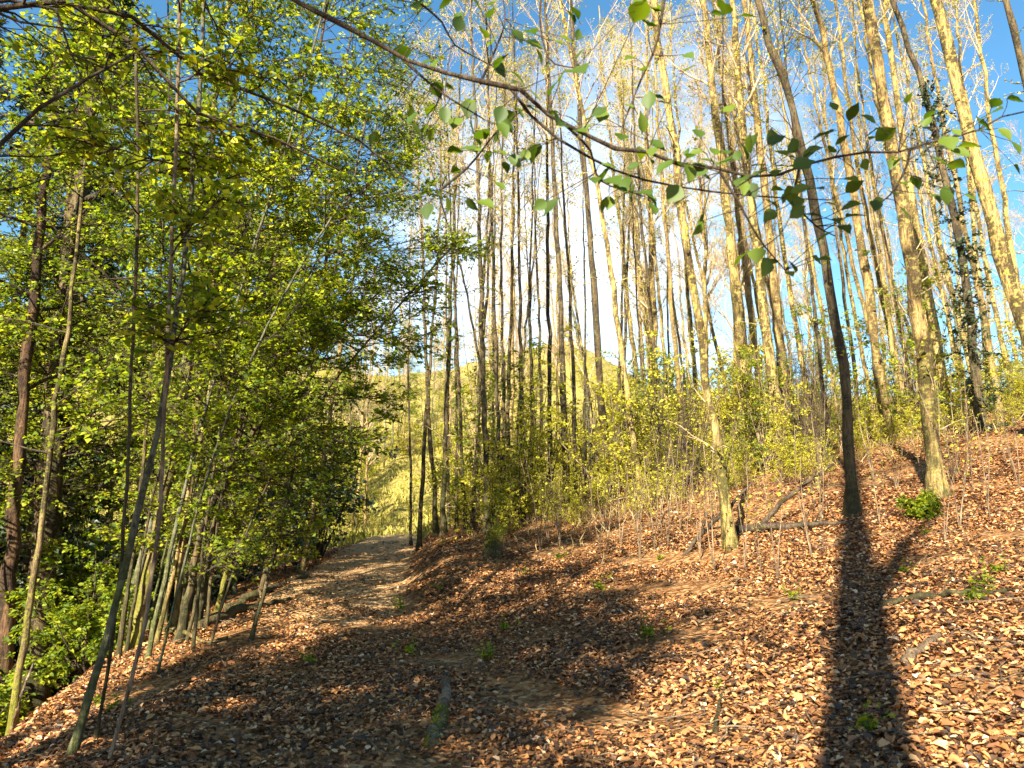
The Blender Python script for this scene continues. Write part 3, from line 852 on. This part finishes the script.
CS = [(-9.2, 14.3), (-12.6, 14.5), (-17, 19), (-16, 15), (-21, 22), (-24, 30), (-13.8, 11.5), (-11.6, 18.5), (-14.2, 22), (-18.5, 26), (-11.2, 12.2), (-19, 16)]
for i, (x, y) in enumerate(CS):
    loc = (x, y, float(height(x, y)))
    if i < 2: cv[i].location = loc
    else: dup(cv[i % 2], loc, rng.uniform(0, 6.28), rng.uniform(.8, 1.15))


# ------------------------------------------------------------------ bushes
def bush(label, name, ns, H, spread, leafm, lsize, ln, group=None, cat='shrub', stemm=None, shape='leaf'):
    root = empty(name, (0, 0, 0), label, cat, group)
    base = np.zeros((1, 4, 3)); base[0, :, 2] = np.linspace(-.15, .15, 4)
    s0 = spawn(base, np.full((1, 4), .03), ns, .2, .9, H, (spread, .2), 7, wob=.1, trop=.04, ratio=.6, rmin=.007, short=.4)
    s1 = spawn(*s0, 9, .08, .98, H * .36, (.95, .25), 5, wob=.15, flat=.6, ratio=.5, rmin=.004)
    s2 = spawn(*s1, 4, .2, 1, H * .15, (.8, .25), 4, wob=.15, flat=.5, ratio=.6, rmin=.003)
    a = Acc(); tubes(a, *s0, 5); tubes(a, *s1, 3); tubes(a, *s2, 3); a.build('stems', stemm or TWIGD, root)
    b = Acc(); spray(b, s2[0], ln, lsize, shape, tilt=.6); spray(b, s1[0], ln, lsize, shape, tilt=.6); b.build('foliage', leafm, root)
    return root


def place(o, x, y, sc=1.0, rz=0.0, dz=0.0):
    o.location = (float(x), float(y), float(height(x, y)) + dz); o.scale = (sc,) * 3; o.rotation_euler[2] = rz


h1 = bush('dark glossy holly bush beside the far end of the path', 'holly_bush', 9, 2.9, .45, LEAFD, .08, 8)
place(h1, -5.5, 21.0, 1.95)
h2 = dup(h1, (-6.2, 17.2, float(height(-6.2, 17.2))), 2, 1.15, 'dark holly bush low on the bank left of the larger holly')
b1 = bush('bright green leafy bush at the left edge below the trunks', 'leafy_bush', 10, 2.3, .5, LEAF, .075, 8)
place(b1, -6.2, 8.5, .8)
b2 = dup(b1, (-5.4, 9.6, float(height(-5.4, 9.6))), 1.3, .85, 'small bright green bush behind the mossy footed slim trunk')
b3 = dup(b1, (-7.6, 9.9, float(height(-7.6, 9.9))), 2.6, 1.25, 'tall green bush filling the gap left of the mossy trunk')
b4 = dup(b1, (-7.0, 12.6, float(height(-7.0, 12.6))), 4.1, 1.35, 'tall green bush deep in the shade behind the mossy trunk')
b5 = dup(b1, (-8.6, 8.6, float(height(-8.6, 8.6))), 5.1, 1.5, 'large shaded bush in the gully at the left border')

GH = 'dark evergreen bushes in the shady gully'
for i, (x, y, sc) in enumerate([(-8.4, 12.6, 1.6), (-10.2, 13.2, 2.0), (-9.6, 16.2, 1.9), (-12.2, 16.5, 2.2), (-11.8, 12.8, 2.1), (-7.4, 14.6, 1.4), (-14.5, 18, 2.3), (-10.8, 20.5, 1.9), (-13.8, 14.2, 2.2), (-9.4, 10.8, 1.5), (-16.5, 21, 2.3), (-8.6, 19.2, 1.4)]):
    d_ = dup(h1, (x, y, float(height(x, y))), i * 1.3, sc, 'dark evergreen bush among others in the shady gully on the left')
    d_['group'] = GH; d_.name = 'evergreen_bush'

# low green sprigs on the leaf carpet
GS = 'small green sprigs growing through the fallen leaves'
sv = []
for k in range(2):
    root = empty('sprig', (0, 0, 0), 'small green sprig growing through the fallen leaves', 'plant', GS)
    base = np.zeros((1, 4, 3)); base[0, :, 2] = np.linspace(-.05, .03, 4)
    s0 = spawn(base, np.full((1, 4), .006), 7, .3, .9, .26, (.7, .25), 5, wob=.15, trop=.02, ratio=.5, rmin=.002)
    a = Acc(); tubes(a, *s0, 3); a.build('stems', TWIGD, root)
    b = Acc(); spray(b, s0[0], 8, .045, 'leaf', tilt=.5); b.build('foliage', LEAF, root)
    sv.append(root)
SPX = [(505, 632), (488, 660), (410, 655), (400, 610), (440, 590), (310, 665), (610, 580), (660, 560), (648, 640), (720, 690), (905, 575), (985, 590), (1000, 575), (975, 605), (870, 735), (600, 590), (95, 705), (115, 712), (560, 560), (525, 575), (795, 600), (925, 535)]
for i, (px, py) in enumerate(SPX):
    q = ghit(px, py)
    if i < 2: sv[i].location = list(q)
    else: dup(sv[i % 2], q, rng.uniform(0, 6.28), rng.uniform(.5, 1.2))

# small fern-like clump in the dark hollow on the right
b6 = bush('low bright green clump in the dark root hollow on the slope', 'green_clump', 8, .7, .7, LEAF, .07, 5, cat='plant')
q = ghit(925, 520); place(b6, q[0], q[1], .68)


# ------------------------------------------------------------------ dead wood
def stick(label, pts, r0, mat, name='fallen_branch', twigs=4, tl=.5, r1=.4, cat='branch', K=14):
    p = catmull(pts, K); p[1:-1] += rng.normal(size=(K - 2, 3)) * r0 * .25
    rad = np.linspace(r0, r0 * r1, K) * (1 + .08 * rng.normal(size=K))
    root = empty(name, p[0], label, cat)
    a = Acc(); tubes(a, p, rad, 9, .06, cap=True); a.build('limb', mat, root, p[0])
    if twigs:
        s = spawn(p[None], rad[None], twigs, .25, .95, tl, (.7, .25), 5, wob=.15, ratio=.4, rmin=.004)
        for k in range(twigs):
            a = Acc(); tubes(a, s[0][k], s[1][k], 4); a.build('side_twig', mat, root, p[0])
    return root


def mossy(root, p, r, t0, t1, n):
    c = catmull(p, 20); M = n
    x = rng.uniform(t0, t1, M) * 19; i = np.minimum(x.astype(int), 18); f = (x - i)[:, None]
    q = c[i] * (1 - f) + c[i + 1] * f
    d = nrm(rng.normal(size=(M, 3)) + np.array([-.2, -.2, .9]))
    a = Acc(); leaves(a, q + d * r * .93, d + rng.normal(size=(M, 3)) * .7, rng.normal(size=(M, 3)), rng.uniform(.012, .03, M), 'diamond', wide=.2)
    a.build('moss', MOSSM, root, p[0])


def onground(px, py, dz=.03):
    q = ghit(px, py); return q + [0, 0, dz]


a_ = onground(431, 752, .03); b_ = onground(447, 692, .09)
lg = [a_, (a_ + b_) / 2 + [.02, 0, .02], b_]
mossy(stick('short broken log with a mossy end lying in the foreground leaves', lg, .048, DEAD, 'fallen_log', 0, r1=.75, cat='log'), lg, .047, 0, .45, 900)
stick('long dead stick leaning up to the right in front of the gold trunk', [ghit(680, 556) + [0, 0, -.05], P(712, 523, ghit(680, 556)[1]), P(752, 483, ghit(680, 556)[1] - .1)], .04, TWIGD, twigs=6)
stick('dead stick leaning towards the trunk in the long shadow', [ghit(752, 530) + [0, 0, -.05], P(790, 496, ghit(752, 530)[1]), P(834, 464, ghit(752, 530)[1] - .1)], .045, TWIGD, twigs=5)
stick('pale thin fallen pole lying across the bank in the centre', [onground(535, 520, .12), onground(590, 516, .25), onground(640, 509, .3)], .04, DEAD, twigs=3)
stick('dark fallen branch lying across the slope left of the shadowed trunk', [onground(735, 534, .06), onground(790, 531, .08), onground(850, 527, .06)], .06, TWIGD, twigs=3)
stick('curved orange brown branch lying at the lip of the left bank', [onground(157, 632, .04), onground(180, 640, .1), onground(205, 646, .04), onground(228, 640, .03)], .045, TAN, twigs=2, tl=.3)
stick('mossy log lying on the left bank, upper of the two mossy logs', [onground(225, 612, .03), onground(262, 597, .08), onground(308, 578, .06)], .10, DEADM, 'fallen_log', 2, cat='log')
stick('mossy log lying on the left bank, lower of the two mossy logs', [onground(190, 632, .03), onground(235, 618, .08), onground(290, 602, .05)], .085, DEADM, 'fallen_log', 2, cat='log')
stick('thin pale stick propped up in the bottom left corner', [onground(12, 735, .0), P(20, 700, 6.6), P(34, 662, 7.0)], .02, DEAD, twigs=1, tl=.2)
stick('short stick lying in the sunny leaves at the right', [onground(905, 668, .03), onground(922, 655, .05), onground(940, 640, .04)], .035, DEAD, twigs=1, tl=.2)
stick('dark forked twig lying on the right foreground leaves', [onground(715, 735, .02), onground(722, 700, .04), onground(735, 668, .03)], .014, DARK, twigs=4, tl=.35)
stick('long thin dark branch lying across the leaves on the right slope', [onground(880, 610, .03), onground(945, 600, .05), onground(1015, 597, .04)], .04, DARK, twigs=5, tl=.5)
# mossy stump on the bank
q = ghit(492, 556)
c = catmull([q + [0, 0, -.15], q + [.02, 0, .08], q + [.1, .05, .24]], 8)
root = empty('stump', q, 'small mossy stump at the foot of the bank beside the path', 'stump')
a = Acc(); tubes(a, c, np.array([.3, .24, .19, .165, .15, .14, .13, .09]), 12, .07, cap=True); a.build('stump_body', DEADM, root, q)
mossy(root, c, .15, .1, 1, 2500)
s = spawn(c[None], np.full((1, 8), .09), 5, .1, .3, .5, (1.9, .2), 5, wob=.1, trop=-.05, ratio=.4, rmin=.02)
a = Acc(); tubes(a, *s, 6, .05); a.build('roots', DEADM, root, q)

# ------------------------------------------------------------------ overhanging near beech branch (tree trunk outside the frame)
D0 = 2.45
mainpx = [(230, -45), (300, 0), (345, 25), (390, 50), (460, 78), (520, 92), (555, 118), (600, 142), (660, 158), (720, 172), (765, 176), (800, 164), (850, 156), (910, 150), (960, 135), (1030, 110)]
md = np.linspace(2.2, 2.75, len(mainpx))
mp = [P(a, b, d) for (a, b), d in zip(mainpx, md)]
tc = catmull([(-4.4, -.6, height(-4.4, -.6) - .2), (-4.35, -.6, 1.5), (-4.25, -.6, 3.4), (-4.3, -.6, 6), (-4.2, -.7, 9.5)], 22)
tr = .16 * (1 - .8 * np.linspace(0, 1, 22))
root = empty('beech_tree', tc[0] + [0, 0, .2], 'beech branch with soft fresh leaves hanging across the top of the view', 'tree')
base = tc[0] + [0, 0, .2]
a = Acc(); tubes(a, tc, tr, 12, .04); a.build('trunk', GREY, root, base)
full = catmull([tc[9], (-3.0, .4, tc[9][2] + .25), (-1.6, 1.4, 3.75)] + mp, 60)
full[20:] += rng.normal(size=(40, 3)) * .006
fr_ = (1 + .12 * rng.normal(size=60)) * np.interp(np.linspace(0, 1, 60), [0, .35, .6, 1], [.032, .0125, .009, .0035])
a = Acc(); tubes(a, full, fr_, 8, .03)
twl = [[(510, 88), (540, 125), (580, 152), (630, 176), (700, 190), (770, 197), (830, 200)], [(668, -40), (664, 0), (656, 45), (640, 82), (622, 127)], [(395, 52), (420, 75), (445, 95), (485, 120)],
       [(440, 190), (470, 165), (500, 128), (530, 105)], [(800, 164), (795, 200), (815, 225), (835, 236)], [(720, 172), (740, 205), (760, 240), (785, 270)], [(560, 120), (590, 150), (600, 180), (640, 195)],
       [(480, 84), (495, 50), (505, 20), (500, -20)], [(545, -30), (540, 20), (550, 60), (575, 68)], [(910, 150), (905, 170), (890, 195), (876, 204)], [(390, -20), (440, 20), (455, 45), (500, 70)]]
tw3 = []
for k, tpx in enumerate(twl):
    pts = catmull([P(x, y, 2.45 + .12 * math.sin(k * 2.1) + .04 * j) for j, (x, y) in enumerate(tpx)], 12)
    rr = np.linspace(.0055 if k else .006, .0022, 12)
    if k == 1: rr = np.linspace(.008, .003, 12)
    tubes(a, pts, rr, 6); tw3.append(pts)
allp = np.concatenate([full[18:]] + tw3)
LP = [(395, 55), (430, 70), (437, 89), (459, 23), (484, 31), (518, 36), (540, 57), (500, 69), (567, 39), (577, 69), (560, 120), (445, 115), (425, 129), (412, 119), (375, 137), (508, 126), (497, 137), (488, 156), (506, 167),
      (603, 116), (443, 184), (448, 205), (486, 203), (610, 165), (632, 193), (651, 198), (620, 188), (612, 202), (595, 180), (640, 10), (648, 22), (488, 4), (447, 2), (517, 82), (724, 5), (649, 99), (666, 103), (643, 122),
      (691, 155), (664, 166), (633, 166), (724, 151), (737, 155), (772, 137), (793, 145), (778, 166), (828, 133), (832, 149), (869, 118), (873, 137), (892, 164), (904, 182), (878, 203), (927, 121), (950, 139), (942, 161), (1006, 133),
      (1016, 99), (850, 178), (819, 188), (801, 188), (778, 188), (751, 190), (797, 209), (770, 215), (834, 219), (701, 223), (652, 199), (674, 194), (824, 236), (818, 260), (790, 273), (770, 261), (757, 255), (850, 205), (470, 100), (535, 95),
      (580, 130), (590, 118), (640, 150), (652, 152), (706, 160), (715, 150), (760, 165), (690, 172), (745, 150), (700, 150), (812, 150), (455, 150), (470, 148), (500, 150), (515, 160), (540, 205), (980, 120), (970, 145), (478, 140), (520, 112)]
pos = []; axs = []; nos = []; szs = []
bl = Acc()
LP = LP + [(x + rng.normal() * 11, y + rng.normal() * 8) for x, y in LP] + [(rng.uniform(430, 760), rng.uniform(0, 190)) for _ in range(26)] + [(rng.uniform(760, 1020), rng.uniform(95, 215)) for _ in range(20)]
for k, (x, y) in enumerate(LP):
    dd = 2.5 + rng.normal() * .12
    big = (x, y) in ((577, 69), (560, 120), (640, 10), (724, 5))
    if big: dd = 1.9
    cen = P(x, y, dd)
    j = np.argmin(((allp - cen) ** 2).sum(1)); at_ = allp[j]
    ax = nrm((cen - at_) + rng.normal(size=3) * .015 + np.array([.01, 0, -.012]))
    if rng.random() < .3: ax = nrm(ax + np.array([0, 0, -.6]))
    sz = rng.uniform(.05, .088) if not big else .1
    st_ = cen - ax * sz * .5
    pos.append(st_); axs.append(ax); szs.append(sz)
    nos.append(np.array([rng.normal() * .5, -.7 + rng.normal() * .5, .9]))
    pet = catmull([at_, (at_ + st_) / 2 + rng.normal(size=3) * .006, st_], 5)
    tubes(a, pet, np.linspace(.002, .0012, 5), 4)
br = a.build('overhanging_branch', TWIGD, root, base)
leaves(bl, np.array(pos), np.array(axs), np.array(nos), np.array(szs), 'fine', fold=.22, curl=.14)
bl.build('foliage', LEAFN, root, base)
l1 = spawn(tc[None], tr[None], 12, .5, .82, 2.2, (1.0, .2), 8, flat=.55, ratio=.35, rmin=.007, bias=(-.8, -1.2, 0))
l2 = spawn(*l1, 9, .12, 1, 1.1, (.8, .2), 5, flat=.55, ratio=.5, rmin=.0045)
l3 = spawn(*l2, 4, .15, 1, .45, (.75, .25), 4, flat=.5, ratio=.6, rmin=.003)
a = Acc(); tubes(a, *l1, 5); tubes(a, *l2, 4); tubes(a, *l3, 3); a.build('crown', TWIGD, root, base)
a = Acc(); spray(a, l3[0], 5, .065); spray(a, l2[0], 4, .065); a.build('foliage', LEAF, root, base)

# ------------------------------------------------------------------ trees behind the photographer whose shade falls into the view
SUN_AZ = math.radians(25.2); SUN_EL = math.radians(31)
sdir = np.array([math.sin(SUN_AZ) * math.cos(SUN_EL), math.cos(SUN_AZ) * math.cos(SUN_EL), -math.sin(SUN_EL)])
q = ghit(848, 766)
bx, by = q[0] - sdir[0] / sdir[1] * (q[1] + 5.5), -5.5
K = 24
c = catmull([(bx, by, height(bx, by) - .3), (bx + .02, by, 3), (bx + .1, by, 8), (bx + .1, by, 14), (bx + .2, by, 21)], K)
r = np.interp(np.linspace(0, 1, K), [0, .03, .3, 1], [.42, .31, .25, .06])
lb = []
for px_, py_ in ((868, 612), (893, 566), (918, 532), (945, 505)):
    G = ghit(px_, py_); lb.append(G - sdir * ((G[1] - by) / sdir[1]))
leafy_tree('tall trunk behind the viewer casting the long shadow on the leaves', [(c, r)], TAN, n1=14, t0=.6, L=3.2, n2=8, n3=4, ln=2, lsize=.07, limbs=[(lb, .13)])


def shade_tree(label, x, y, h, R0, n1, t0, L, bias=None):
    K = 20
    c = catmull([(x, y, height(x, y) - .2), (x + .1, y, h * .4), (x, y + .1, h * .8), (x + .1, y, h)], K)
    r = R0 * (1 - .85 * np.linspace(0, 1, K))
    leafy_tree(label, [(c, r)], TAN, n1=n1, t0=t0, L=L, n2=12, n3=5, ln=8, lsize=.1, bias=bias)


shade_tree('leafy tree behind the viewer to the left shading the near slope', -5.2, -2.6, 8.5, .14, 38, .38, 2.8)
shade_tree('small leafy tree behind the viewer shading the left foreground leaves', -6.5, -.9, 7.2, .1, 30, .45, 2.2)
shade_tree('third leafy tree behind the viewer shading the near leaves', -5.2, -5.0, 9.0, .14, 30, .4, 2.6)

# ------------------------------------------------------------------ light
sun = bpy.data.lights.new('sun', 'SUN'); sun.energy = 5.0; sun.angle = math.radians(.55); sun.color = (1, .9, .7)
so = bpy.data.objects.new('sun', sun); C.objects.link(so)
so.rotation_euler = Vector(sdir).to_track_quat('-Z', 'Y').to_euler()
w = bpy.data.worlds.new('World'); S.world = w; w.use_nodes = True
nt = w.node_tree; nt.nodes.clear()
sky = N(nt, 'ShaderNodeTexSky', sky_type='NISHITA'); sky.sun_disc = False; sky.sun_elevation = SUN_EL
sky.sun_rotation = math.atan2(-sdir[0], -sdir[1]); sky.air_density = 1.0; sky.dust_density = .4; sky.ozone_density = 2.5
gen = N(nt, 'ShaderNodeTexCoord').outputs['Generated']
cn = noise(nt, scalevec(nt, gen, (1, 1, 2.2)), 2.6, 7, .6, .3)
dot = N(nt, 'ShaderNodeVectorMath', operation='DOT_PRODUCT'); nt.links.new(gen, dot.inputs[0])
cd = ray(560, 270); cd = cd / np.linalg.norm(cd); dot.inputs[1].default_value = tuple(cd)
bank = ramp(nt, dot.outputs['Value'], [(.90, (0, 0, 0)), (.998, (.42, .42, .42))])
cf = ramp(nt, math_(nt, 'ADD', cn, bank), [(.70, (0, 0, 0)), (1.0, (.34, .34, .34))])
hs = N(nt, 'ShaderNodeHueSaturation'); hs.inputs['Saturation'].default_value = 1.2; hs.inputs['Hue'].default_value = .488; nt.links.new(sky.outputs[0], hs.inputs['Color'])
col = mixc(nt, cf, hs.outputs[0], (13.5, 13, 12.6))
bg = N(nt, 'ShaderNodeBackground'); bg.inputs[1].default_value = .062; nt.links.new(col, bg.inputs[0])
wo = N(nt, 'ShaderNodeOutputWorld'); nt.links.new(bg.outputs[0], wo.inputs[0])

# ------------------------------------------------------------------ camera object
cam = bpy.data.cameras.new('camera'); co = bpy.data.objects.new('camera', cam); C.objects.link(co)
co.location = CAM; co.rotation_euler = (math.pi / 2 + PITCH, 0, 0)
cam.sensor_width = 36; cam.lens = F_ / W_ * 36; cam.clip_end = 1500; cam.clip_start = .05
cam.dof.use_dof = True; cam.dof.focus_distance = 13.0; cam.dof.aperture_fstop = 4.5
S.camera = co
S.render.resolution_x, S.render.resolution_y = W_, H_
S.render.engine = 'CYCLES'
S.cycles.max_bounces = 6; S.cycles.diffuse_bounces = 3; S.cycles.transmission_bounces = 4; S.cycles.glossy_bounces = 2
S.view_settings.view_transform = 'Standard'; S.view_settings.look = 'None'
S.view_settings.exposure = 2.08; S.view_settings.gamma = 1.0; S.view_settings.use_curve_mapping = False
